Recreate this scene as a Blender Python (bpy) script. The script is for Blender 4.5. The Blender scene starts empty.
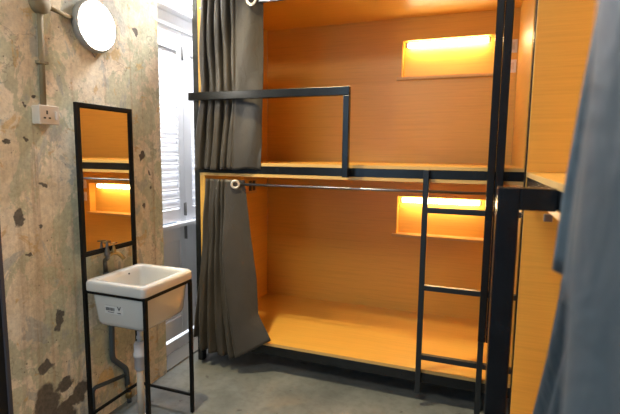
import bpy, bmesh, math, random
from mathutils import Vector, Matrix
random.seed(7)
sc = bpy.context.scene
C = bpy.context.collection
PI = math.pi

# ------------------------------------------------------------------ materials
def new_mat(name):
    m = bpy.data.materials.new(name); m.use_nodes = True
    nt = m.node_tree; b = nt.nodes['Principled BSDF']
    return m, nt, b
def simple(name, col, rough=.5, metal=0., coat=0., spec=.5, emit=None, es=0.):
    m, nt, b = new_mat(name)
    b.inputs['Base Color'].default_value = (*col, 1); b.inputs['Roughness'].default_value = rough
    b.inputs['Metallic'].default_value = metal; b.inputs['Coat Weight'].default_value = coat
    b.inputs['Specular IOR Level'].default_value = spec
    if emit:
        b.inputs['Emission Color'].default_value = (*emit, 1); b.inputs['Emission Strength'].default_value = es
    return m
def N(nt, t, **k):
    n = nt.nodes.new(t)
    for a, v in k.items(): setattr(n, a, v)
    return n
def coords(nt, scale=(1,1,1), loc=(0,0,0)):
    tc = N(nt, 'ShaderNodeTexCoord'); mp = N(nt, 'ShaderNodeMapping')
    mp.inputs['Scale'].default_value = scale; mp.inputs['Location'].default_value = loc
    nt.links.new(tc.outputs['Object'], mp.inputs['Vector']); return mp.outputs['Vector']
def noise(nt, vec, scale, detail=4, rough=.5, dist=0.):
    n = N(nt, 'ShaderNodeTexNoise'); n.inputs['Scale'].default_value = scale
    n.inputs['Detail'].default_value = detail; n.inputs['Roughness'].default_value = rough
    n.inputs['Distortion'].default_value = dist
    nt.links.new(vec, n.inputs['Vector']); return n.outputs['Fac']
def ramp(nt, fac, stops):
    r = N(nt, 'ShaderNodeValToRGB'); els = r.color_ramp.elements
    while len(els) < len(stops): els.new(.5)
    for e, (p, c) in zip(els, stops):
        e.position = p; e.color = (*c, 1) if len(c) == 3 else c
    nt.links.new(fac, r.inputs['Fac']); return r.outputs['Color']
def mixc(nt, fac, a, b, mode='MIX'):
    m = N(nt, 'ShaderNodeMix', data_type='RGBA', blend_type=mode)
    for s, v in ((m.inputs[0], fac), (m.inputs[6], a), (m.inputs[7], b)):
        if isinstance(v, (int, float)): s.default_value = v
        elif isinstance(v, tuple): s.default_value = (*v, 1)
        else: nt.links.new(v, s)
    return m.outputs[2]
def bump(nt, b, h, strength=.3, dist=.01):
    n = N(nt, 'ShaderNodeBump'); n.inputs['Strength'].default_value = strength; n.inputs['Distance'].default_value = dist
    nt.links.new(h, n.inputs['Height']); nt.links.new(n.outputs['Normal'], b.inputs['Normal'])

WOODC = (.74, .405, .070)
def wood(name, scale, tint=1.0, light=False):
    m, nt, b = new_mat(name)
    v = coords(nt, scale)
    f = noise(nt, v, 1.0, 5, .6, .15)
    c = WOODC if not light else (.64, .40, .13)
    d = tuple(x*.87 for x in c); l = tuple(min(1, x*1.06) for x in c)
    col = ramp(nt, f, [(.30, d), (.5, c), (.72, l)])
    v2 = coords(nt, tuple(s*3.2 for s in scale), (3, 1, 2))
    f2 = noise(nt, v2, 1.0, 3, .6)
    col = mixc(nt, .35, col, ramp(nt, f2, [(.35, tuple(x*.84 for x in c)), (.6, c)]))
    nt.links.new(col, b.inputs['Base Color'])
    b.inputs['Roughness'].default_value = .38; b.inputs['Coat Weight'].default_value = .12
    b.inputs['Coat Roughness'].default_value = .25
    return m
wood_v = wood('beech_veneer_upright', (2.0, 2.0, 80))
wood_h = wood('beech_veneer_flat', (2.0, 80, 2.0))
wood_h2 = wood('beech_veneer_flat_long', (80, 2.0, 2.0))
wood_edge = wood('beech_edge', (2, 2, 30), light=True)

def steel():
    m, nt, b = new_mat('black_painted_steel')
    f = noise(nt, coords(nt, (1,1,1)), 14, 4, .6)
    nt.links.new(ramp(nt, f, [(.35, (.004,.0045,.005)), (.7, (.010,.012,.014))]), b.inputs['Base Color'])
    b.inputs['Roughness'].default_value = .27; b.inputs['Specular IOR Level'].default_value = .38
    b.inputs['Coat Weight'].default_value = .04; b.inputs['Coat Roughness'].default_value = .15
    return m
black = steel()
black_thin = simple('black_angle_iron', (.006,.0055,.005), .5, spec=.2)
bare_steel = simple('dull_steel_rod', (.32,.33,.34), .3, 1.)
raw_steel = simple('dark_worn_steel', (.035,.040,.045), .30, .6)
chrome = simple('chrome', (.75,.75,.75), .15, 1.)
brass = simple('aged_brass', (.36,.24,.09), .38, .9)
porcelain = simple('white_glazed_ceramic', (.62,.60,.55), .12, 0, .5)
pvc = simple('white_plastic_pipe', (.60,.59,.58), .4)
greypipe = simple('grey_plastic_pipe', (.055,.068,.075), .45)
ivory = simple('ivory_plastic', (.62,.54,.44), .35)
white_plate = simple('white_switch_plastic', (.75,.70,.64), .35)
dark_hole = simple('dark_socket_hole', (.01,.01,.01), .6)
conduit_m = simple('painted_conduit', (.24,.19,.11), .75, spec=.2)
lamp_body = simple('grey_lamp_housing', (.33,.32,.29), .45)
ring_m = simple('pale_metal_ring', (.80,.72,.60), .3, .6)
mirror_m = simple('silvered_mirror', (.92,.92,.90), .015, 1.)
diffuser = simple('lit_opal_diffuser', (.9,.9,.88), .4, emit=(1., .95, .85), es=72.)
tube_m = simple('lit_warm_tube', (1,.9,.7), .4, emit=(1., .80, .46), es=42.)
ink = simple('printed_ink', (.03,.03,.035), .5)
sticker_m = simple('white_sticker', (.62,.61,.58), .35)
dark_door = simple('dark_door_paint', (.006,.006,.008), .55)
white_paint = simple('white_gloss_paint', (.80,.81,.85), .4)

def fabric(name, col, sheen=.3, rough=.62, folds=0.5):
    m, nt, b = new_mat(name)
    v = coords(nt, (1,1,1))
    f = noise(nt, v, 7, 3, .5)
    nt.links.new(ramp(nt, f, [(.3, tuple(c*.88 for c in col)), (.7, tuple(c*1.1 for c in col))]), b.inputs['Base Color'])
    b.inputs['Roughness'].default_value = rough; b.inputs['Sheen Weight'].default_value = sheen
    b.inputs['Sheen Roughness'].default_value = .4
    f3 = noise(nt, coords(nt, (1,1,.6)), 16, 3, .55, 1.2)
    bump(nt, b, f3, folds, .012)
    return m
cloth = fabric('grey_satin_blackout_cloth', (.052,.044,.034), sheen=.05, rough=.5, folds=.35)
cloth_b = fabric('skylight_tinted_cloth', (.036,.070,.095), sheen=.04)  # grey cloth with the skylight's blue put into its base colour
cloth_n = fabric('skylight_tinted_pale_cloth', (.042,.064,.080), sheen=.04)  # paler cloth, same skylight blue in its base colour
cloth_d = fabric('skylight_tinted_dark_cloth', (.012,.033,.050), sheen=.03)  # darker cloth, blue pushed in the colour against the warm lamps

def concrete_wall():
    m, nt, b = new_mat('old_patched_plaster')
    v = coords(nt)
    big = noise(nt, v, 2.6, 6, .62, .5)
    beige = ramp(nt, big, [(.30,(.56,.47,.31)), (.46,(.80,.71,.53)), (.60,(.90,.83,.67)), (.8,(.66,.55,.37))])
    # pale green paint remains
    g1 = noise(nt, coords(nt, (1,1.5,1), (4.2,1.1,7.3)), 4.3, 8, .66, .5)
    gm = ramp(nt, g1, [(.495,(0,0,0)), (.520,(.62,.62,.62))])
    gcol = ramp(nt, noise(nt, v, 14, 5, .6), [(.3,(.37,.43,.27)), (.7,(.56,.60,.42))])
    col = mixc(nt, gm, beige, gcol)
    # blue grey plaster beds
    b1 = noise(nt, coords(nt, (1,1.3,.8), (9.7,3.3,1.9)), 4.6, 8, .66, .6)
    bm_ = ramp(nt, b1, [(.56,(0,0,0)), (.58,(.7,.7,.7))])
    col = mixc(nt, bm_, col, (.47,.49,.45))
    # ochre flecks
    o1 = noise(nt, coords(nt, (1,1,1), (1.7,8.3,4.4)), 8, 6, .65, .6)
    om = ramp(nt, o1, [(.60,(0,0,0)), (.64,(.75,.75,.75))])
    col = mixc(nt, om, col, (.66,.47,.20))
    # vertical water/rust streaks
    s1 = noise(nt, coords(nt, (1,13,.35), (0,2,0)), 1.6, 4, .6)
    sm = ramp(nt, s1, [(.56,(0,0,0)), (.70,(.55,.55,.55))])
    col = mixc(nt, sm, col, (.42,.29,.17))
    fine = noise(nt, v, 60, 4, .7)
    col = mixc(nt, .45, col, ramp(nt, fine, [(.3,(.45,.45,.45)), (.62,(1,1,1))]), 'MULTIPLY')
    # pitting
    vo = N(nt, 'ShaderNodeTexVoronoi'); vo.inputs['Scale'].default_value = 34
    nt.links.new(v, vo.inputs['Vector'])
    pit = ramp(nt, vo.outputs['Distance'], [(.06,(1,1,1)), (.15,(0,0,0))])
    pg = ramp(nt, noise(nt, v, 9, 3, .5), [(.52,(0,0,0)), (.60,(1,1,1))])
    pit = mixc(nt, 1.0, pit, pg, 'MULTIPLY')
    col = mixc(nt, pit, col, (.15,.13,.11))
    # cracks
    vc = N(nt, 'ShaderNodeTexVoronoi', feature='DISTANCE_TO_EDGE'); vc.inputs['Scale'].default_value = .7
    wv = N(nt, 'ShaderNodeVectorMath', operation='ADD')
    nz = N(nt, 'ShaderNodeTexNoise'); nz.inputs['Scale'].default_value = 4; nz.inputs['Detail'].default_value = 6
    nt.links.new(v, nz.inputs['Vector'])
    nt.links.new(v, wv.inputs[0]); nt.links.new(nz.outputs['Color'], wv.inputs[1])
    nt.links.new(wv.outputs[0], vc.inputs['Vector'])
    cr = ramp(nt, vc.outputs['Distance'], [(.0,(.5,.5,.5)), (.003,(0,0,0))])
    col = mixc(nt, cr, col, (.16,.13,.10))
    # individual broken-out spots (y, z, ry, rz): old fixing holes
    spots = [(-1.035,1.275,.020,.014),(-1.165,1.135,.032,.042),(-1.075,1.085,.013,.015),(-1.13,.965,.014,.013),
             (-.405,1.40,.022,.030),(-.345,1.30,.012,.010),(-1.195,1.455,.017,.017),(-1.115,1.47,.010,.009),(-1.04,1.58,.009,.010),
             (-1.055,1.655,.013,.013),(-1.11,1.62,.009,.009),(-.43,2.08,.020,.024),(-.50,1.63,.022,.022),(-.40,1.10,.016,.020),(-.33,1.21,.012,.009),
             (-1.00,.63,.026,.060),(-1.08,.43,.040,.035),(-.99,.30,.05,.04),
             (-1.09,.24,.075,.12),(-1.03,.13,.11,.09),(-.90,.22,.05,.06),(-.965,.20,.06,.035)]
    tc = N(nt, 'ShaderNodeTexCoord'); sx = N(nt, 'ShaderNodeSeparateXYZ'); 
    nd = N(nt, 'ShaderNodeTexNoise'); nd.inputs['Scale'].default_value = 22; nd.inputs['Detail'].default_value = 4
    nt.links.new(tc.outputs['Object'], nd.inputs['Vector'])
    sub = N(nt, 'ShaderNodeVectorMath', operation='SUBTRACT'); sub.inputs[1].default_value = (.5,.5,.5)
    nt.links.new(nd.outputs['Color'], sub.inputs[0])
    scl = N(nt, 'ShaderNodeVectorMath', operation='SCALE'); scl.inputs['Scale'].default_value = .075
    nt.links.new(sub.outputs[0], scl.inputs[0])
    ad = N(nt, 'ShaderNodeVectorMath', operation='ADD')
    nt.links.new(tc.outputs['Object'], ad.inputs[0]); nt.links.new(scl.outputs[0], ad.inputs[1])
    cur = None
    for (y, z, ry, rz) in spots:
        s1_ = N(nt, 'ShaderNodeVectorMath', operation='SUBTRACT'); s1_.inputs[1].default_value = (0, y, z)
        nt.links.new(ad.outputs[0], s1_.inputs[0])
        m1 = N(nt, 'ShaderNodeVectorMath', operation='MULTIPLY'); m1.inputs[1].default_value = (0, 1/ry, 1/rz)
        nt.links.new(s1_.outputs[0], m1.inputs[0])
        ln = N(nt, 'ShaderNodeVectorMath', operation='LENGTH'); nt.links.new(m1.outputs[0], ln.inputs[0])
        if cur is None: cur = ln.outputs['Value']
        else:
            mn = N(nt, 'ShaderNodeMath', operation='MINIMUM')
            nt.links.new(cur, mn.inputs[0]); nt.links.new(ln.outputs['Value'], mn.inputs[1]); cur = mn.outputs[0]
    spot = ramp(nt, cur, [(.80,(1,1,1)), (.98,(0,0,0))])
    col = mixc(nt, spot, col, ramp(nt, fine, [(.3,(.10,.085,.065)), (.7,(.19,.165,.13))]))
    nt.links.new(col, b.inputs['Base Color'])
    b.inputs['Roughness'].default_value = .8
    inv = mixc(nt, .7, ramp(nt, big, [(.2,(.3,.3,.3)), (.8,(1,1,1))]), fine)
    h = mixc(nt, spot, inv, (0,0,0))
    bump(nt, b, h, .3, .008)
    return m
plaster = concrete_wall()

def floor_mat():
    m, nt, b = new_mat('polished_concrete')
    v = coords(nt)
    f = noise(nt, v, 2.3, 7, .62, .4)
    col = ramp(nt, f, [(.3,(.105,.115,.112)), (.5,(.165,.178,.172)), (.72,(.235,.245,.232))])
    f2 = noise(nt, coords(nt, (1,1,1), (5,2,0)), 20, 5, .7)
    col = mixc(nt, .5, col, ramp(nt, f2, [(.35,(.6,.6,.6)), (.55,(1,1,1))]), 'MULTIPLY')
    f3 = noise(nt, coords(nt, (1,1.4,1), (2,7,0)), 11, 5, .6, .7)
    col = mixc(nt, ramp(nt, f3, [(.66,(0,0,0)), (.69,(.8,.8,.8))]), col, (.06,.06,.058))
    f4 = noise(nt, coords(nt, (1,1,1), (8,1,0)), 1.9, 5, .6, .5)
    col = mixc(nt, ramp(nt, f4, [(.55,(0,0,0)), (.7,(.5,.5,.5))]), col, (.25,.20,.14))
    nt.links.new(col, b.inputs['Base Color'])
    nt.links.new(ramp(nt, f, [(.3,(.30,.30,.30)), (.7,(.5,.5,.5))]), b.inputs['Roughness'])
    bump(nt, b, f2, .12, .004)
    return m
floor_m = floor_mat()
plain_wall = simple('grey_plaster', (.30,.30,.29), .85)
ceil_m = simple('ceiling_paint', (.45,.44,.42), .9)
grey_paint = simple('threshold_grey', (.16,.155,.145), .7)

# ------------------------------------------------------------------ mesh helpers
class MB:
    def __init__(s): s.bm = bmesh.new()
    def box(s, x0, x1, y0, y1, z0, z1, bev=0., seg=2):
        t = bmesh.new()
        vs = [t.verts.new((x, y, z)) for x in (x0, x1) for y in (y0, y1) for z in (z0, z1)]
        for f in ((0,1,3,2),(4,6,7,5),(0,4,5,1),(2,3,7,6),(0,2,6,4),(1,5,7,3)): t.faces.new([vs[i] for i in f])
        if bev: bmesh.ops.bevel(t, geom=list(t.edges), offset=bev, segments=seg, affect='EDGES', profile=.5)
        s._add(t); return s
    def _add(s, t, M=None):
        bmesh.ops.recalc_face_normals(t, faces=t.faces)
        mp = {}
        for v in t.verts: mp[v] = s.bm.verts.new(M @ v.co if M else v.co)
        for f in t.faces:
            try: nf = s.bm.faces.new([mp[v] for v in f.verts]); nf.smooth = f.smooth
            except ValueError: pass
        t.free()
    def ring_loft(s, rings, closed=False, cap0=True, cap1=True, smooth=True):
        t = bmesh.new(); R = [[t.verts.new(p) for p in r] for r in rings]
        n = len(R[0])
        for a, b in zip(R[:-1], R[1:]):
            for i in range(n):
                f = t.faces.new((a[i], a[(i+1) % n], b[(i+1) % n], b[i])); f.smooth = smooth
        if closed:
            for i in range(n):
                f = t.faces.new((R[-1][i], R[-1][(i+1) % n], R[0][(i+1) % n], R[0][i])); f.smooth = smooth
        else:
            if cap0: t.faces.new(R[0][::-1])
            if cap1: t.faces.new(R[-1])
        s._add(t); return s
    def lathe(s, prof, c=(0,0,0), axis='z', seg=24, close=False):
        rings = []
        for (r, h) in prof:
            ring = []
            for i in range(seg):
                a = 2*PI*i/seg; p, q = r*math.cos(a), r*math.sin(a)
                ring.append({'z': (c[0]+p, c[1]+q, c[2]+h), 'x': (c[0]+h, c[1]+p, c[2]+q), 'y': (c[0]+p, c[1]+h, c[2]+q)}[axis])
            rings.append(ring)
        return s.ring_loft(rings, closed=close)
    def tube(s, pts, r, seg=12, rr=None):
        P = [Vector(p) for p in pts]
        # round the corners
        Q = [P[0]]
        for i in range(1, len(P)-1):
            a = (P[i-1]-P[i]); b = (P[i+1]-P[i]); d = min(rr or r*2, a.length*.45, b.length*.45)
            p0 = P[i]+a.normalized()*d; p1 = P[i]+b.normalized()*d
            for t in (0, .25, .5, .75, 1): Q.append(p0*(1-t)**2 + P[i]*2*t*(1-t) + p1*t*t)
        Q.append(P[-1])
        rings = []; up = None
        for i, q in enumerate(Q):
            t = (Q[min(i+1, len(Q)-1)]-Q[max(i-1, 0)]).normalized()
            if up is None: up = Vector((0,0,1)) if abs(t.z) < .9 else Vector((0,1,0))
            n = (up - t*up.dot(t)).normalized(); b = t.cross(n); up = n
            rings.append([tuple(q + n*r*math.cos(2*PI*k/seg) + b*r*math.sin(2*PI*k/seg)) for k in range(seg)])
        return s.ring_loft(rings)
    def build(s, name, mat, parent=None, **tags):
        me = bpy.data.meshes.new(name); s.bm.to_mesh(me); s.bm.free()
        me.materials.append(mat)
        o = bpy.data.objects.new(name, me); C.objects.link(o)
        if parent is not None:
            o.parent = parent
            o.matrix_parent_inverse = Matrix.Translation(-parent_loc(parent))
        for k, v in tags.items(): o[k] = v
        return o
def parent_loc(p):
    l = Vector(p.location)
    while p.parent is not None:
        p = p.parent
    return Vector(p.location)
def thing(name, label, cat, loc=(0,0,0), group=None):
    o = bpy.data.objects.new(name, None); C.objects.link(o); o.location = loc; o.empty_display_size = .05
    o['label'] = label; o['category'] = cat
    if group: o['group'] = group
    return o
def tag(o, label, cat, group=None):
    o['label'] = label; o['category'] = cat
    if group: o['group'] = group
    return o
def B(name, mat, parent, *a, bev=.0015, **t): return MB().box(*a, bev=bev).build(name, mat, parent, **t)
def S(name, mat, *a, bev=0.): return MB().box(*a, bev=bev).build(name, mat, None, kind='structure')

# ------------------------------------------------------------------ the room
S('floor', floor_m, -.36, 3.05, -4.6, 1.15, -.08, 0)
S('ceiling', ceil_m, -.36, 3.05, -4.6, 1.15, 3.45, 3.55)
w = MB()
w.box(-.36, -.0772, -1.247, -.2354, 0, 3.45)
w.box(-.36, -.0772, -1.247, 1.05, 2.95, 3.449)
w.build('wall_left', plaster, None, kind='structure')
S('wall_back', plain_wall, -.36, 3.05, 1.05, 1.15, 0, 3.45)
S('wall_right', plain_wall, 3.0, 3.05, -4.6, 1.05, 0, 3.45)
S('wall_left_near', plain_wall, -.36, -.0772, -4.6, -2.15, 0, 3.45)
S('wall_left_over', plain_wall, -.36, -.0772, -2.15, -1.247, 2.3, 3.45)
# dark door leaf at the near end of the left wall
d = MB(); d.box(-.13, -.085, -2.15, -1.262, .0, 2.3)
for (a, b, c, e) in ((-2.05,-1.38,.2,1.0), (-2.05,-1.38,1.15,2.1)):
    d.box(-.088, -.081, a, b, c, e, bev=.003)
d.build('door_1', dark_door, None, kind='structure')
S('trim_1', simple('jamb_bead', (.075,.072,.085), .4), -.13, -.0755, -1.262, -1.2475, 0, 2.3)

# shuttered french window, standing back in the wall
XF = -.22
fr = MB()
fr.box(-.30, XF+.004, -.2354, 1.04, 2.235, 2.33, bev=.003)     # head
fr.box(-.30, XF+.018, -.2354, 1.04, 2.238, 2.262, bev=.004)
fr.box(-.30, XF+.075, -.2354, 1.04, 2.33, 2.362, bev=.006)
fr.box(-.30, XF+.030, -.2354, 1.04, 2.362, 2.45, bev=.004)
fr.box(-.30, XF-.0, -.2354, 1.04, .0, .088)
fr.build('trim_2', white_paint, None, kind='structure')
S('trim_3', grey_paint, XF, -.079, -.2354, 1.04, .0005, .012)
# transom glazing above the head
tr = MB()
for y in (-.22, .22, .62, 1.0): tr.box(-.29, -.25, y-.018, y+.018, 2.45, 2.95)
tr.box(-.29, -.25, -.2354, 1.04, 2.91, 2.95)
wn = tr.build('window_1', white_paint, None, kind='structure')
MB().box(-.275, -.270, -.2354, 1.04, 2.45, 2.91).build('bright_pane', simple('daylit_frosted_glass', (.9,.9,.9), .5, emit=(.93,.96,1.), es=8.), wn)
def leaf(y0, y1, idx, h):
    sw, st = (.058 if idx == 2 else .09), .032
    zb, zm0, zm1, zt = .108, .925, 1.02, 2.235
    r = MB()
    xa, xb = XF-st, XF
    r.box(xa, xb, y0, y0+sw, zb, zt, bev=.003); r.box(xa, xb, y1-sw, y1, zb, zt, bev=.003)
    r.box(xa, xb-.002, y0+sw, y1-sw, zb, .24, bev=.003)
    r.box(xa, xb-.002, y0+sw, y1-sw, .80, .90, bev=.003)
    r.box(xa, xb-.002, y0+sw, y1-sw, .935, 1.025, bev=.003)
    r.box(xa, xb-.002, y0+sw, y1-sw, 2.105, zt, bev=.003)
    r.box(xa, xb-.014, y0+sw, y1-sw, .24, .80)
    dd = r.build('door_%d' % idx, white_paint, None, kind='structure')
    z = 1.045
    s = MB()
    while z < 2.09:                                              # louvre slats
        t = bmesh.new()
        dx, th, zz = .034, .007, .056
        pr = [(xa-.002, z-.012), (xa-.002, z-.012+th), (xb-.001, z+zz-.012+th), (xb-.001, z+zz-.012)]
        pr = [(xa+.000, z+zz), (xa+.000, z+zz-th), (xb-.003, z-.006-th), (xb-.003, z-.006)]
        A = [t.verts.new((p[0], y0+sw, p[1])) for p in pr]; D = [t.verts.new((p[0], y1-sw, p[1])) for p in pr]
        for i in range(4): t.faces.new((A[i], A[(i+1) % 4], D[(i+1) % 4], D[i]))
        t.faces.new(A); t.faces.new(D[::-1])
        s._add(t); z += .060
    s.build('louvre', white_paint, dd)
    for zz in h:
        b = MB(); b.box(XF, XF+.006, y1-.016, y1+.004, zz-.045, zz+.045, bev=.002)
        b.lathe([(.006,-.047),(.006,.047)], (XF+.008, y1-.001, zz), seg=10)
        b.build('hinge', simple('hinge_grey', (.16,.16,.16), .5), dd)
    return dd
leaf(-.226, .192, 2, (2.10, 1.015, .845))
leaf(.196, .62, 3, ())
leaf(.624, 1.035, 4, ())
S('trim_4', white_paint, XF+.0005, XF+.050, -.2354, 1.04, .903, .930, bev=.004)   # weather bar across both leaves

# ------------------------------------------------------------------ curtains
def curtain(name, label, cat, P, nu, nv, mat, group=None):
    """P(u, v) -> point; u across, v from the top (0) to the hem (1)"""
    bm = bmesh.new()
    V = [[bm.verts.new(P(i/nu, j/nv)) for i in range(nu+1)] for j in range(nv+1)]
    for j in range(nv):
        for i in range(nu):
            f = bm.faces.new((V[j][i], V[j][i+1], V[j+1][i+1], V[j+1][i])); f.smooth = True
    me = bpy.data.meshes.new(name); bm.to_mesh(me); bm.free(); me.materials.append(mat)
    root = thing(name, label, cat, group=group)
    o = bpy.data.objects.new('cloth', me); C.objects.link(o); o.parent = root
    md = o.modifiers.new('thick', 'SOLIDIFY'); md.thickness = .0025; md.offset = 0
    return root
def lerp(a, b, t): return a+(b-a)*t
def interp(tab, t):
    for (t0, a), (t1, b) in zip(tab[:-1], tab[1:]):
        if t <= t1: return lerp(a, b, (t-t0)/(t1-t0)) if t1 > t0 else a
    return tab[-1][1]
def ss(a, b, t):
    t = max(0, min(1, (t-a)/(b-a))); return t*t*(3-2*t)
def grommet(root, c, nrm, r0=.017, r1=.032, mat=chrome):
    b = MB(); n = Vector(nrm).normalized(); u = n.orthogonal().normalized(); w_ = n.cross(u)
    rings = []
    for k in range(28):
        a = 2*PI*k/28; d_ = u*math.cos(a)+w_*math.sin(a); ring = []
        for j in range(8):
            q = 2*PI*j/8; rr = (r0+r1)/2+(r1-r0)/2*math.cos(q)
            ring.append(tuple(Vector(c)+d_*rr+n*.004*math.sin(q)))
        rings.append(ring)
    b.ring_loft(rings, closed=True); b.build('grommet', mat, root)
    b = MB(); rings = []
    for r in (.0001, r0+.001): rings.append([tuple(Vector(c)-n*.002+(u*math.cos(2*PI*k/24)+w_*math.sin(2*PI*k/24))*r) for k in range(24)])
    
# upper curtain of the facing bunk
def P_up(u, v):
    z = lerp(2.36, 1.322 - .004*math.sin(u*21) - .012*(1-u), v)
    xl = interp([(0,.070),(.5,.066),(.62,.050),(.8,.018),(1,.002)], v); xr = interp([(0,.493),(.55,.490),(1,.484)], v)
    # narrow folds on the left, one broad flat fall on the right
    s = u
    x = lerp(xl, xr, s)
    k = 1-ss(.55, .64, u)
    ph = u*2*PI*8.2 + .9*math.sin(v*3.1+u*5) + .5*math.sin(v*7)
    tight = 1-.45*math.exp(-((v-.56)/.05)**2)
    y = -.022 + k*(.031*math.sin(ph) + .010*math.sin(ph*.47+1.3+v*2))*tight
    x += k*.011*math.cos(ph*1.0+.6)
    flat = ss(.55, .66, u)
    q = max(0, (u-.60)/.40); y += flat*(-.022 + .058*q*q + .006*math.sin(v*9+u*4) + .008*math.sin(q*7+v*3)*math.sin(v*5+1))
    y += .006*math.sin(v*14+u*9)*k
    if v > .55: y -= .004*(v-.55)
    lim = -.004 if x < .085 else lerp(-.004, .03, ss(1.37, 1.60, z))
    return (x, max(-.050, min(y, lim)), z)
cu = curtain('curtain', 'grey curtain gathered at the left of the upper bunk behind the guard rail', 'curtain', P_up, 150, 60, cloth, None)
grommet(cu, (.447, -.050, 2.312), (0, -1, 0), .019, .036, ring_m)
# lower curtain
def P_lo(u, v):
    zh = interp([(0,.185),(.10,.180),(.12,.105),(.55,.085),(.66,.112),(.70,.130),(1,.232)], u)
    z = lerp(1.252, zh, v)
    xl = interp([(0,.085),(.3,.065),(.6,.035),(.85,.010),(1,.002)], v)
    xf = interp([(0,.262),(.4,.262),(.65,.290),(1,.362)], v)           # the fold that starts the flap
    xr = interp([(0,.362),(.35,.405),(.62,.452),(.84,.468),(.93,.52),(1,.560)], v)
    if u < .68:
        t = u/.68; x = lerp(xl, xf, t)
        ph = t*2*PI*4.6 + .8*math.sin(v*3+1)+t*v*1.5
        amp = lerp(.020, .030, v)
        y = -.012 - .026*ss(.35, .95, v) + amp*1.0*math.sin(ph) + .007*math.sin(ph*2.3+v*6) + .006*math.sin(v*17+t*5)*(1-v)
        x += .008*math.cos(ph)
        yf = lerp(-.046, -.105, ss(0, .5, v))
        y = lerp(y, yf, ss(.88, 1, t)**1.5)
    else:
        t = (u-.68)/.32; x = lerp(xf, xr, t)
        ya = lerp(-.046, -.105, ss(0, .5, v)); yb = lerp(.012, -.012, ss(.3, .95, v))
        y = lerp(ya, yb, t) + .006*math.sin(t*PI)*math.sin(v*6) - .008*math.sin(PI*t)
    lim = -.004 if (z < .30 or x < .075) else .02
    if u > .68 and z > .3: lim = .02
    return (x, min(y, lim) if z < 1.2 or x < .075 else min(y, .016), z)
cl = curtain('curtain', 'grey curtain pulled to the left of the lower bunk, its flap folded back', 'curtain', P_lo, 130, 60, cloth)
grommet(cl, (.322, -.036, 1.224), (.45, -1, 0), .015, .030, ring_m)

# ------------------------------------------------------------------ the facing bunk
bk = thing('bunk_bed', 'built-in beech and black steel double bunk bed standing against the back wall, with lit niches', 'bunk bed')
W, XL, XR = .9424, .0748, 1.975
bev = .0012
# posts
B('post', black, bk, 0, .038, 0, .045, 0, 2.48)
B('post', black, bk, 0, .038, W+.02, W+.06, 0, 2.48)
B('post', black, bk, 1.977, 2.015, 0, .045, 0, 2.48)
B('post', black, bk, 1.977, 2.015, W+.02, W+.06, 0, 2.48)
# side panels
B('side_panel', wood_v, bk, .040, XL, 0, W, .207, 1.272)
B('side_panel', wood_v, bk, .040, XL, 0, W, 1.359, 2.41)
B('side_panel', wood_v, bk, XR, 1.976+.0, .001, W, .207, 1.272) if False else None
B('side_panel', wood_v, bk, XR-.018, XR, .0, W, .207, 1.272)
B('side_panel', wood_v, bk, XR-.018, XR, .0, W, 1.359, 2.41)
B('bounce_blocker', plain_wall, bk, .0382, .0397, .046, W, .207, 2.41, bev=0)  # unseen grey sheet, added to keep orange bounce off the window head
# decks
dk = B('lower_deck', wood_h, bk, .040, XR, .0, W+.018, .187, .207)
MB().box(.040, XR, -.0012, .0, .1875, .2065).build('edge_band', wood_edge, dk)
dk = B('upper_deck', wood_h, bk, .040, XR, .0, W+.018, 1.340, 1.359)
MB().box(.040, XR, -.0012, .0, 1.3405, 1.3585).build('edge_band', wood_edge, dk)
cp = B('ceiling_panel', wood_h, bk, .040, XR, .0, W+.018, 1.272, 1.291)
MB().box(.040, XR, -.0012, .0, 1.2725, 1.2905).build('edge_band', wood_edge, cp)
B('ceiling_panel', wood_h, bk, .040, XR, .0, W+.018, 2.411, 2.430)
# beams
for z0, z1 in ((.128, .186), (1.2915, 1.3395), (2.431, 2.48)):
    B('front_beam', black, bk, .038, 1.977, .0, .045, z0, z1)
    B('rear_beam', black, bk, .038, 1.977, W+.02, W+.06, z0, z1)
    B('side_beam', black, bk, .003, .035, .045, W+.02, z0, z1); B('side_beam', black, bk, 1.980, 2.012, .045, W+.02, z0, z1)
# back panels with a niche cut through, shallow lit box behind
def niche_panel(parent, za, zb, n0, n1, x0=1.178, x1=1.86):
    p = MB()
    p.box(XL, x0, W, W+.018, za, zb); p.box(x1, XR-.018, W, W+.018, za, zb)
    p.box(x0, x1, W, W+.018, za, n0); p.box(x0, x1, W, W+.018, n1, zb)
    bp = p.build('back_panel', wood_v, parent)
    q = MB()
    q.box(x0-.012, x1+.012, W+.075, W+.083, n0-.012, n1+.012)
    q.box(x0-.012, x0, W+.018, W+.075, n0-.012, n1+.012); q.box(x1, x1+.012, W+.018, W+.075, n0-.012, n1+.012)
    q.box(x0, x1, W+.018, W+.075, n1, n1+.012)
    q.build('niche_box', wood_v, bp)
    MB().box(x0-.034, x1+.02, W-.028, W-.0005, n0-.020, n0, bev=.002).box(x0, x1, W-.001, W+.074, n0-.020, n0).build('niche_shelf', wood_edge, bp)
niche_panel(bk, .207, 1.272, .815, 1.105)
niche_panel(bk, 1.359, 2.411, 1.990, 2.252)
# guard rail
g = MB(); g.box(.024, 1.064, -.092, -.056, 1.741, 1.789, bev=.003)
gr = g.build('guard_rail', black, bk)
MB().box(1.029, 1.064, -.092, -.056, 1.290, 1.741, bev=.003).build('rail_post', black, gr)
MB().box(1.036, 1.057, -.057, .0, 1.300, 1.332, bev=.001).build('bracket', black, gr)
MB().box(.001, .034, -.057, .0, 1.748, 1.782, bev=.001).build('bracket', black, gr)
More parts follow.
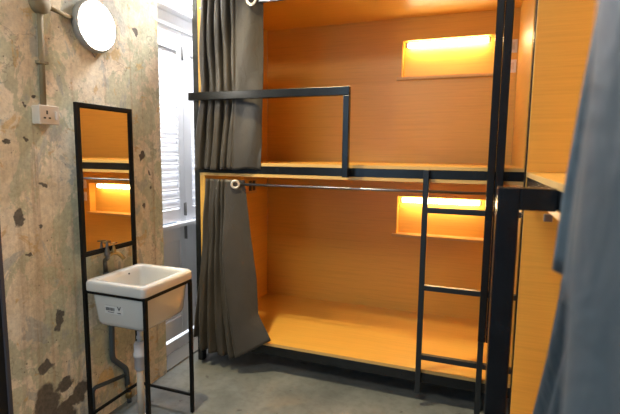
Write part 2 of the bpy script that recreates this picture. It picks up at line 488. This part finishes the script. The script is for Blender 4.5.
# twin front uprights beside the ladder, ending above the floor
B('upright', black, bk, 1.786, 1.822, -.115, -.080, .462, 2.48, bev=.004)
B('upright', black, bk, 1.8235, 1.862, -.115, -.080, .462, 2.48, bev=.004)
B('upright_bracket', black, bk, 1.80, 1.85, -.081, .0, 1.297, 1.334)
B('upright_bracket', black, bk, 1.80, 1.85, -.081, .0, 2.436, 2.474)
# ladder
la = B('ladder', raw_steel, bk, 1.470, 1.499, -.050, -.020, .085, 1.340, bev=.002)
MB().box(1.789, 1.818, -.050, -.020, .0, 1.290, bev=.002).build('stile', raw_steel, la)
MB().box(1.470, 1.499, -.021, .0, 1.300, 1.336, bev=.001).build('bracket', black, la)
for z in (1.125, .697, .300):
    MB().box(1.4985, 1.7895, -.050, -.020, z-.014, z+.014, bev=.002).build('rung', raw_steel, la)
    MB().box(1.8175, 1.975, -.050, -.020, z-.014, z+.014, bev=.002).build('rung', raw_steel, la)
B('foot_rail', black, bk, 1.975, 1.995, -.048, -.022, .05, 1.29, bev=.002)
# curtain rods
def rod(z, y=-.0115):
    b = MB(); b.tube([(.318 if z < 2 else .06, y, z), (1.965, y, z)], .0078)
    b.build('curtain_rod', bare_steel, bk)
rod(1.224); rod(2.312, y=-.0)
MB().box(1.955, 1.975, -.020, -.001, 1.210, 1.238, bev=.002).build('rod_bracket', black, bk)
# power outlet low on the left inner panel
so = thing('power_socket', 'small brown-framed twin socket on the left inner panel of the lower bunk', 'socket', (XL, .645, 1.165))
B('faceplate', wood_edge, so, XL+.0003, XL+.007, .566, .728, 1.105, 1.225, bev=.002)
for y in (.595, .655): B('socket_module', simple('dark_module', (.05,.05,.05), .4), so, XL+.006, XL+.010, y, y+.045, 1.125, 1.205)
# switch plates on the back panel of the upper bunk
def plate(z0, z1, lab):
    s_ = thing('light_switch', lab, 'switch', (1.93, W, z0))
    B('faceplate', white_plate, s_, 1.893, 1.952, W-.010, W-.0003, z0, z1, bev=.002)
    B('rocker', ivory, s_, 1.910, 1.937, W-.014, W-.0095, z0+.02, z1-.02, bev=.001)
plate(2.120, 2.208, 'white switch plate on the upper bunk back wall, higher of the two')
plate(1.988, 2.074, 'white switch plate on the upper bunk back wall, lower of the two')
plate(1.050, 1.135, 'upper white switch plate on the lower bunk back wall, beside the lit niche')
plate(.925, 1.010, 'lower white switch plate on the lower bunk back wall, beside the lit niche')
# tube lights in the niches
def strip(z, lab, c=(1.215, 1.765), y=W+.028, ax='x', X=None):
    s_ = thing('strip_light', lab, 'light', ((c[0]+c[1])/2, y, z), )
    if ax == 'x':
        MB().tube([(c[0], y, z), (c[1], y, z)], .0165).build('tube', tube_m, s_)
        for x in (c[0]-.012, c[1]+.012): MB().box(x-.006, x+.006, y-.014, y+.014, z-.016, z+.020, bev=.001).build('end_cap', bare_steel, s_)
    else:
        MB().tube([(X, c[0], z), (X, c[1], z)], .0165).build('tube', tube_m, s_)
        for yy in (c[0]-.012, c[1]+.012): MB().box(X-.014, X+.014, yy-.006, yy+.006, z-.016, z+.020, bev=.001).build('end_cap', bare_steel, s_)
    return s_
strip(1.076, 'lit warm tube light along the top of the lower bunk niche')
strip(2.224, 'lit warm tube light along the top of the upper bunk niche')

# ------------------------------------------------------------------ the second bunk, along the right wall
b2 = thing('bunk_bed', 'beech and black steel bunk bed at the right, its end panel beside the ladder', 'bunk bed')
XB, YE, YN, XK = 1.920, -.558, -2.48, 2.862
B('end_panel', wood_v, b2, XB, XK, YE, YE+.018, .02, 1.272); B('end_panel', wood_v, b2, XB, XK, YE, YE+.018, 1.359, 2.41)
MB().box(XB, XB+.045, YE+.001, YE+.018, 1.272, 1.359).build('end_panel', wood_v, b2)
B('end_panel', wood_v, b2, XB, XK, YN-.018, YN, .207, 1.272); B('end_panel', wood_v, b2, XB, XK, YN-.018, YN, 1.359, 2.41)
for y0 in (YE+.019, YN-.058):
    B('post', black, b2, XB-.004, XB+.036, y0, y0+.040, 0, 2.48); B('post', black, b2, XK+.0, XK+.040, y0, y0+.040, 0, 2.48)
for z0, z1, n in ((.187, .207, 'lower_deck'), (1.340, 1.359, 'upper_deck'), (1.272, 1.291, 'ceiling_panel'), (2.411, 2.430, 'ceiling_panel')):
    o = B(n, wood_h2, b2, XB, XK, YN, YE, z0, z1)
    MB().box(XB-.0012, XB, YN, YE, z0+.0005, z1-.0005).build('edge_band', wood_edge, o)
for z0, z1 in ((.128, .186), (1.2915, 1.3395), (2.431, 2.48)):
    B('front_beam', black, b2, XB+.002, XB+.045, YN-.018, YE-.001, z0, z1)
    B('rear_beam', black, b2, XK+.002, XK+.04, YN-.018, YE-.001, z0, z1)
def niche_panel2(za, zb, n0, n1, y0=-1.45, y1=-.80):
    p = MB()
    p.box(XK, XK+.018, YN, y0, za, zb); p.box(XK, XK+.018, y1, YE, za, zb)
    p.box(XK, XK+.018, y0, y1, za, n0); p.box(XK, XK+.018, y0, y1, n1, zb)
    bp = p.build('back_panel', wood_v, b2)
    q = MB(); q.box(XK+.075, XK+.083, y0-.012, y1+.012, n0-.012, n1+.012)
    q.box(XK+.018, XK+.075, y0-.012, y0, n0-.012, n1+.012); q.box(XK+.018, XK+.075, y1, y1+.012, n0-.012, n1+.012)
    q.box(XK+.018, XK+.075, y0, y1, n1, n1+.012); q.build('niche_box', wood_v, bp)
    MB().box(XK-.028, XK-.0005, y0-.034, y1+.034, n0-.02, n0, bev=.002).box(XK-.001, XK+.074, y0, y1, n0-.02, n0).build('niche_shelf', wood_edge, bp)
niche_panel2(.207, 1.272, .815, 1.105); niche_panel2(1.359, 2.411, 1.990, 2.252)
strip(1.076, 'lit warm tube light in the lower niche of the right bunk', c=(-1.41, -.84), y=-1.125, ax='y', X=XK+.028)
strip(2.224, 'lit warm tube light in the upper niche of the right bunk', c=(-1.41, -.84), y=-1.125, ax='y', X=XK+.028)
# stand-off frame in front of the right bunk
B('frame_post', black, b2, 1.787, 1.840, -1.294, -1.241, 0, 1.342, bev=.003)
B('cross_beam', black, b2, 1.840, 1.922, -1.294, -1.241, 1.287, 1.342, bev=.002)
b = MB(); b.tube([(1.895, -1.60, 1.245), (1.895, -2.47, 1.245)], .0058); b.build('curtain_rod', bare_steel, b2)
b = MB(); b.tube([(1.895, -1.60, 2.33), (1.895, -2.47, 2.33)], .0058); b.build('curtain_rod', bare_steel, b2)
MB().box(1.905, XB+.006, -1.216, -1.206, 1.252, 1.272, bev=.002).build('rod_bracket', bare_steel, b2)
# its curtains
def P_bu(u, v):
    z = lerp(2.34, 1.262, v)
    yl = interp([(0,-2.20),(.703,-1.945),(.782,-1.90),(.894,-1.845),(1,-1.812)], v)
    y = lerp(yl, -2.40, u)
    x = 1.845 + .012*math.sin(u*2*PI*3.3+.3*math.sin(v*4)) + .003*math.sin(v*9+u*5)*u
    return (x, y, z)
c1 = curtain('curtain', 'skylight-tinted grey curtain of the right upper bunk, its hem just below the black cross beam', 'curtain', P_bu, 90, 40, cloth_b)
def P_bl(u, v):
    z = lerp(1.247, .16, v)
    yl = interp([(0,-1.775),(.11,-1.69),(.27,-1.575),(.6,-1.50),(1,-1.46)], v)
    y = lerp(yl, -2.40, u)
    x = 1.862 + .008*math.sin(u*2*PI*8+.8*math.sin(v*5)) + .003*math.sin(v*8+u*3)
    return (x, y, z)
c2 = curtain('curtain', 'darker skylight-tinted grey curtain of the right lower bunk, hanging below the shorter hem', 'curtain', P_bl, 110, 40, cloth_d)
def P_bn(u, v):
    z = lerp(2.34, .20, v)
    yl = interp([(0,-2.09),(.40,-2.04),(.47,-2.015),(.50,-2.025),(.56,-2.035),(1,-1.99)], v)
    y = lerp(yl, -2.44, u)
    x = 1.818 + .009*math.sin(u*2*PI*2.2+.5*math.sin(v*4)+.8)
    return (x, y, z)
c3 = curtain('curtain', 'nearest pale skylight-tinted grey curtain at the right edge, out of focus', 'curtain', P_bn, 80, 40, cloth_n)

# ------------------------------------------------------------------ wash stand
ws = thing('wash_stand', 'thin black metal wash stand with a tall mirror above the white sink', 'wash stand', (.155, -.72, 0))
A0, A1, Y0, Y1 = -.0245, .3363, -.8934, -.5482; h = .0085
fm = MB()
fm.box(A0-h, A0+h, Y0-h, Y0+h, 0, 1.646, bev=.001); fm.box(A0-h, A0+h, Y1-h, Y1+h, 0, 1.646, bev=.001)
fm.build('upright', black_thin, ws) if False else None
B('post', black_thin, ws, A0-h, A0+h, Y0-h, Y0+h, 0, 1.646, bev=.001)
B('post', black_thin, ws, A0-h, A0+h, Y1-h, Y1+h, 0, 1.646, bev=.001)
B('post', black_thin, ws, A1-h, A1+h, Y0-h, Y0+h, 0, .749, bev=.001)
B('post', black_thin, ws, A1-h, A1+h, Y1-h, Y1+h, 0, .749, bev=.001)
for z0, z1 in ((.735, .749), (.093, .106)):
    B('rail', black_thin, ws, A0+h, A1-h, Y1-.006, Y1+.006, z0, z1, bev=.001)
    B('rail', black_thin, ws, A0-.006, A0+.006, Y0+h, Y1-h, z0, z1, bev=.001)
B('rail', black_thin, ws, A0+h, A1-h, Y0-.006, Y0+.006, .735, .749, bev=.001)
B('rail', black_thin, ws, A1-.006, A1+.006, Y0+h, Y1-h, .735, .749, bev=.001)
for z0, z1 in ((.909, .926), (1.629, 1.646)): B('rail', black_thin, ws, A0-h, A0+h, Y0+h, Y1-h, z0, z1, bev=.001)
mi = B('mirror', mirror_m, ws, A0-.003, A0+.001, Y0+h+.001, Y1-h-.001, .9265, 1.6285, bev=0)
fr = MB(); e = .007
for a in ((Y0+h, Y0+h+e, .926, 1.629), (Y1-h-e, Y1-h, .926, 1.629), (Y0+h+e, Y1-h-e, .926, .926+e), (Y0+h+e, Y1-h-e, 1.629-e, 1.629)):
    fr.box(A0+.001, A0+.006, a[0], a[1], a[2], a[3])
fr.build('mirror_frame', black_thin, ws)
for (x, y) in ((A0, Y0), (A0, Y1), (A1, Y0), (A1, Y1)): pass
# sink
def rrect(x0, x1, y0, y1, r, z, n=7):
    pts = []
    for cx, cy, a0 in ((x1-r, y1-r, 0), (x0+r, y1-r, PI/2), (x0+r, y0+r, PI), (x1-r, y0+r, 1.5*PI)):
        for k in range(n): a = a0+PI/2*k/(n-1); pts.append((cx+r*math.cos(a), cy+r*math.sin(a), z))
    return pts
sk = thing('sink', 'white ceramic trough sink resting in the black wash stand', 'sink', (.16, -.715, .575))
X0, X1, Q0, Q1 = -.012, .346, -.912, -.528
sb = MB()
R = []
bx = (.024, .318, -.884, -.562)
for ins, z, r in ((.045,.572,.02), (.022,.574,.03), (.010,.584,.035), (.004,.60,.035), (-.006,.72,.03), (-.008,.7495,.03)):
    R.append(rrect(bx[0]+ins-.004, bx[1]-ins+.004, bx[2]+ins-.004, bx[3]-ins+.004, r, z))
for ins, z, r in ((.006,.7500,.02), (.0015,.753,.025), (0,.758,.026), (0,.788,.026), (.002,.796,.026), (.007,.802,.026), (.013,.804,.026),
                  (.030,.803,.026), (.038,.800,.024), (.043,.792,.022), (.047,.775,.022), (.058,.66,.025), (.066,.625,.03), (.080,.612,.03), (.13,.606,.02)):
    R.append(rrect(X0+ins, X1-ins, Q0+ins, Q1-ins, r, z))
sb.ring_loft(R)
sb.build('basin', porcelain, sk)
MB().lathe([(.030,.0),(.030,.003),(.022,.003),(.020,-.0)], (.165, -.715, .6062), seg=24).build('drain', chrome, sk)
MB().lathe([(.0045,.0),(.0045,.003)], (.0362, -.662, .778), axis='x', seg=16).build('overflow_hole', dark_hole, sk)
# sticker with barcode, a line of small print and a pointed mark
yf = -.8895
st = MB().box(.094, .203, yf-.0016, yf-.0004, .648, .700).build('label', sticker_m, sk)
ba = MB(); x = .100
while x < .152:
    wd = random.choice((.0012, .002, .003)); ba.box(x, x+wd, yf-.0020, yf-.0015, .663, .679); x += wd+random.choice((.0012, .002))
ba.box(.112, .150, yf-.0020, yf-.0015, .655, .658)
x = .098
while x < .168:
    wd = random.choice((.003, .005, .0022)); ba.box(x, x+wd, yf-.0020, yf-.0015, .689, .6935); x += wd+.0016
t = bmesh.new()
for (pts) in (((.168,.688),(.174,.688),(.180,.676),(.180,.666)), ((.192,.688),(.186,.688),(.180,.676),(.180,.666))):
    a = [t.verts.new((p[0], yf-.0020, p[1])) for p in pts]; c_ = [t.verts.new((p[0], yf-.0015, p[1])) for p in pts]
    t.faces.new(a); t.faces.new(c_[::-1])
    for i in range(4): t.faces.new((a[i], a[(i+1)%4], c_[(i+1)%4], c_[i]))
ba._add(t); ba.box(.170, .190, yf-.0020, yf-.0015, .654, .658)
ba.build('barcode_print', ink, sk)
# waste trap and pipe
dp = thing('waste_pipe', 'white plastic bottle trap and waste pipe running from the sink to the floor', 'pipe', (.15, -.71, 0))
px_, py_ = .136, -.712
MB().lathe([(.012,.571),(.012,.47),(.016,.468),(.016,.455),(.012,.453),(.012,.44)][::-1], (px_, py_, 0)).build('tailpiece', pvc, dp)
MB().lathe([(.020,.285),(.029,.292),(.030,.36),(.034,.362),(.034,.378),(.030,.380),(.030,.425),(.024,.438),(.013,.440)], (px_, py_, 0)).build('trap', pvc, dp)
MB().lathe([(.018,.0),(.018,.284)], (px_-.004, py_, 0)).build('pipe', simple('cream_pipe', (.50,.46,.38), .5), dp)
MB().lathe([(.036,.0),(.036,.008),(.028,.028),(.019,.032),(.019,.04)], (px_-.004, py_, 0)).build('floor_collar', simple('collar_grey', (.33,.32,.30), .6), dp)
# water supply pipe on the wall with bib taps
wpip = thing('water_pipe', 'dark grey water pipe bending down the wall behind the sink', 'pipe', (-.06, -.60, 0))
MB().tube([(-.050,-.733,.795), (-.052,-.727,.62), (-.058,-.700,.52), (-.058,-.705,.33), (-.058,-.70,.30), (-.058,-.608,.205), (-.058,-.594,.045)], .0145, rr=.02).build('pipe', greypipe, wpip)
MB().tube([(-.058,-.606,.170), (-.058,-.83,.205), (-.058,-.845,.19), (-.058,-.845,.0)], .0105, rr=.018).build('branch_pipe', greypipe, wpip)
MB().lathe([(.018,.03),(.018,.06),(.013,.065),(.013,.09),(.018,.095),(.018,.11)], (-.058,-.596,0), seg=8).build('brass_joint', brass, wpip)
MB().lathe([(.013,.0),(.013,.03)], (-.058,-.594,0)).build('floor_stub', greypipe, wpip)
tp = thing('tap', 'pair of aged brass bib taps with T handles over the sink', 'tap', (-.048, -.733, .80))
dpm = simple('dull_pipe_metal', (.16,.14,.12), .4, .8)
rs = MB(); rs.tube([(-.050,-.733,.796), (-.050,-.736,.858), (-.006,-.760,.880), (-.006,-.762,.906)], .0115, 14, rr=.016)
rs.lathe([(.015,.893),(.015,.904),(.012,.908),(.013,.918),(.009,.926),(.006,.945),(.005,.966)], (-.006,-.762,0), seg=16)
rs.build('riser', dpm, tp)
MB().tube([(-.006,-.787,.968), (-.006,-.737,.964)], .0042, 8).build('handle', brass, tp)
bb = MB(); bb.tube([(-.006,-.755,.892), (-.004,-.722,.900), (.012,-.700,.892), (.024,-.680,.862)], .0105, 12, rr=.015)
bb.lathe([(.012,.893),(.012,.914),(.008,.920),(.0055,.935),(.0045,.950)], (-.003,-.720,0), seg=12)
bb.build('spout', brass, tp)
MB().tube([(-.003,-.742,.951), (-.003,-.696,.948)], .0042, 8).build('handle', brass, tp)

# ------------------------------------------------------------------ wall lamp, conduit, socket
WX = -.0772
wl = thing('wall_lamp', 'round white bulkhead lamp glowing on the patched plaster wall', 'lamp', (WX, -.745, 2.02))
LY, LZ = -.728, 2.028
MB().lathe([(.105,.0),(.122,.003),(.125,.012),(.124,.030),(.119,.036),(.112,.037),(.108,.034)], (WX+.0005, LY, LZ), axis='x', seg=48).build('housing', lamp_body, wl)
MB().lathe([(.1105,.030),(.1105,.040),(.103,.048),(.078,.056),(.040,.061),(.001,.062)], (WX+.0005, LY, LZ), axis='x', seg=48).build('diffuser', diffuser, wl)
t = MB(); tt = bmesh.new()
a = [tt.verts.new((WX+q, LY+p[0], LZ+p[1])) for q in (.003, .010) for p in ((-.012,-.124), (.020,-.124), (.006,-.146))]
tt.faces.new(a[:3]); tt.faces.new(a[3:][::-1])
for i in range(3): tt.faces.new((a[i], a[(i+1)%3], a[3+(i+1)%3], a[3+i]))
t._add(tt); t.build('clip', lamp_body, wl)
cd = thing('conduit', 'painted conduit and round junction box leading from the wall lamp to the socket', 'conduit', (WX, -1.02, 1.62))
MB().tube([(WX+.014, -1.030, 1.6155), (WX+.014, -1.022, 2.01)], .0125).build('pipe', conduit_m, cd)
MB().tube([(WX+.014, -.99, 2.045), (WX+.014, -.862, 2.035)], .0095).build('pipe', conduit_m, cd)
MB().tube([(WX+.014, -1.022, 2.075), (WX+.014, -1.020, 2.9)], .0095).build('pipe', conduit_m, cd)
MB().lathe([(.040,.0),(.042,.004),(.042,.030),(.036,.038),(.001,.040)], (WX+.0005, -1.022, 2.045), axis='x', seg=28).build('junction_box', conduit_m, cd)
for z in (1.80,): MB().box(WX+.0005, WX+.028, -1.048, -1.004, z-.006, z+.006, bev=.001).build('saddle_clip', conduit_m, cd)
sk2 = thing('power_socket', 'ivory wall socket with a rocker switch at the foot of the conduit', 'socket', (WX, -1.01, 1.54))
B('backbox', ivory, sk2, WX+.0004, WX+.042, -1.078, -.985, 1.535, 1.613, bev=.003)
B('faceplate', ivory, sk2, WX+.0425, WX+.050, -1.080, -.983, 1.533, 1.615, bev=.003)
B('rocker', white_plate, sk2, WX+.0505, WX+.055, -1.006, -.995, 1.556, 1.592, bev=.001)
for y, z, a, c_ in ((-1.044,1.585,.0035,.008), (-1.056,1.561,.0055,.0035), (-1.032,1.561,.0055,.0035)):
    B('pin_hole', dark_hole, sk2, WX+.0503, WX+.0512, y-a, y+a, z-c_, z+c_, bev=0)

# ------------------------------------------------------------------ light
def area(name, loc, target, size, power, col, sy=None):
    l = bpy.data.lights.new(name, 'AREA'); l.energy = power; l.color = col; l.size = size
    if sy: l.shape = 'RECTANGLE'; l.size_y = sy
    o = bpy.data.objects.new(name, l); C.objects.link(o); o.location = loc
    o.rotation_euler = (Vector(target)-Vector(loc)).to_track_quat('-Z', 'Y').to_euler(); return o
l = bpy.data.lights.new('ceiling_downlight', 'SPOT'); l.energy = 350; l.color = (1., .82, .50)
l.spot_size = math.radians(46); l.spot_blend = .45; l.shadow_soft_size = .045
o = bpy.data.objects.new('ceiling_downlight', l); C.objects.link(o); o.location = (.35, -1.05, 3.40)
o.rotation_euler = (Vector((1.1, .30, .2))-Vector(o.location)).to_track_quat('-Z', 'Y').to_euler()
area('room_fill', (.9, -3.1, 3.40), (.9, -2.2, 0), .9, 66, (1., .97, .86))  # added fill without a fitting, brightens plaster wall and bunk interiors
area('shutter_fill', (-.16, .25, 2.90), (-.20, .25, 1.6), .12, 230, (.98, .97, 1.), sy=.9)  # added lamp inside the recess, whitens shutters the glowing pane barely reaches
area('outside_daylight', (-.95, .30, 1.6), (0, .30, 1.4), 1.6, 120, (.93, .96, 1.), sy=3.0)
area('near_window_daylight', (.10, -4.2, 1.9), (1.9, -1.6, 1.3), 1.1, 24, (.38, .66, 1.), sy=1.5)
wd = bpy.data.worlds.new('World'); sc.world = wd; wd.use_nodes = True
wd.node_tree.nodes['Background'].inputs[0].default_value = (.52, .74, 1., 1)
wd.node_tree.nodes['Background'].inputs[1].default_value = .45

# ------------------------------------------------------------------ camera
cam = bpy.data.cameras.new('camera'); co = bpy.data.objects.new('camera', cam); C.objects.link(co)
yaw, pitch, roll = .35390, .11799, .011745
cam.sensor_width = 36; cam.lens = 448.53/620*36; cam.clip_start = .02
co.location = (1.73547, -2.50514, 1.41950)
Mx = Matrix.Rotation(yaw, 3, 'Z') @ Matrix.Rotation(PI/2-pitch, 3, 'X') @ Matrix.Rotation(roll, 3, 'Z')
co.rotation_euler = Mx.to_euler()
cam.dof.use_dof = True; cam.dof.focus_distance = 2.35; cam.dof.aperture_fstop = 3.2
sc.camera = co
sc.view_settings.view_transform = 'Standard'; sc.view_settings.look = 'None'
sc.view_settings.exposure = 0; sc.view_settings.gamma = 1
sc.view_settings.use_curve_mapping = False
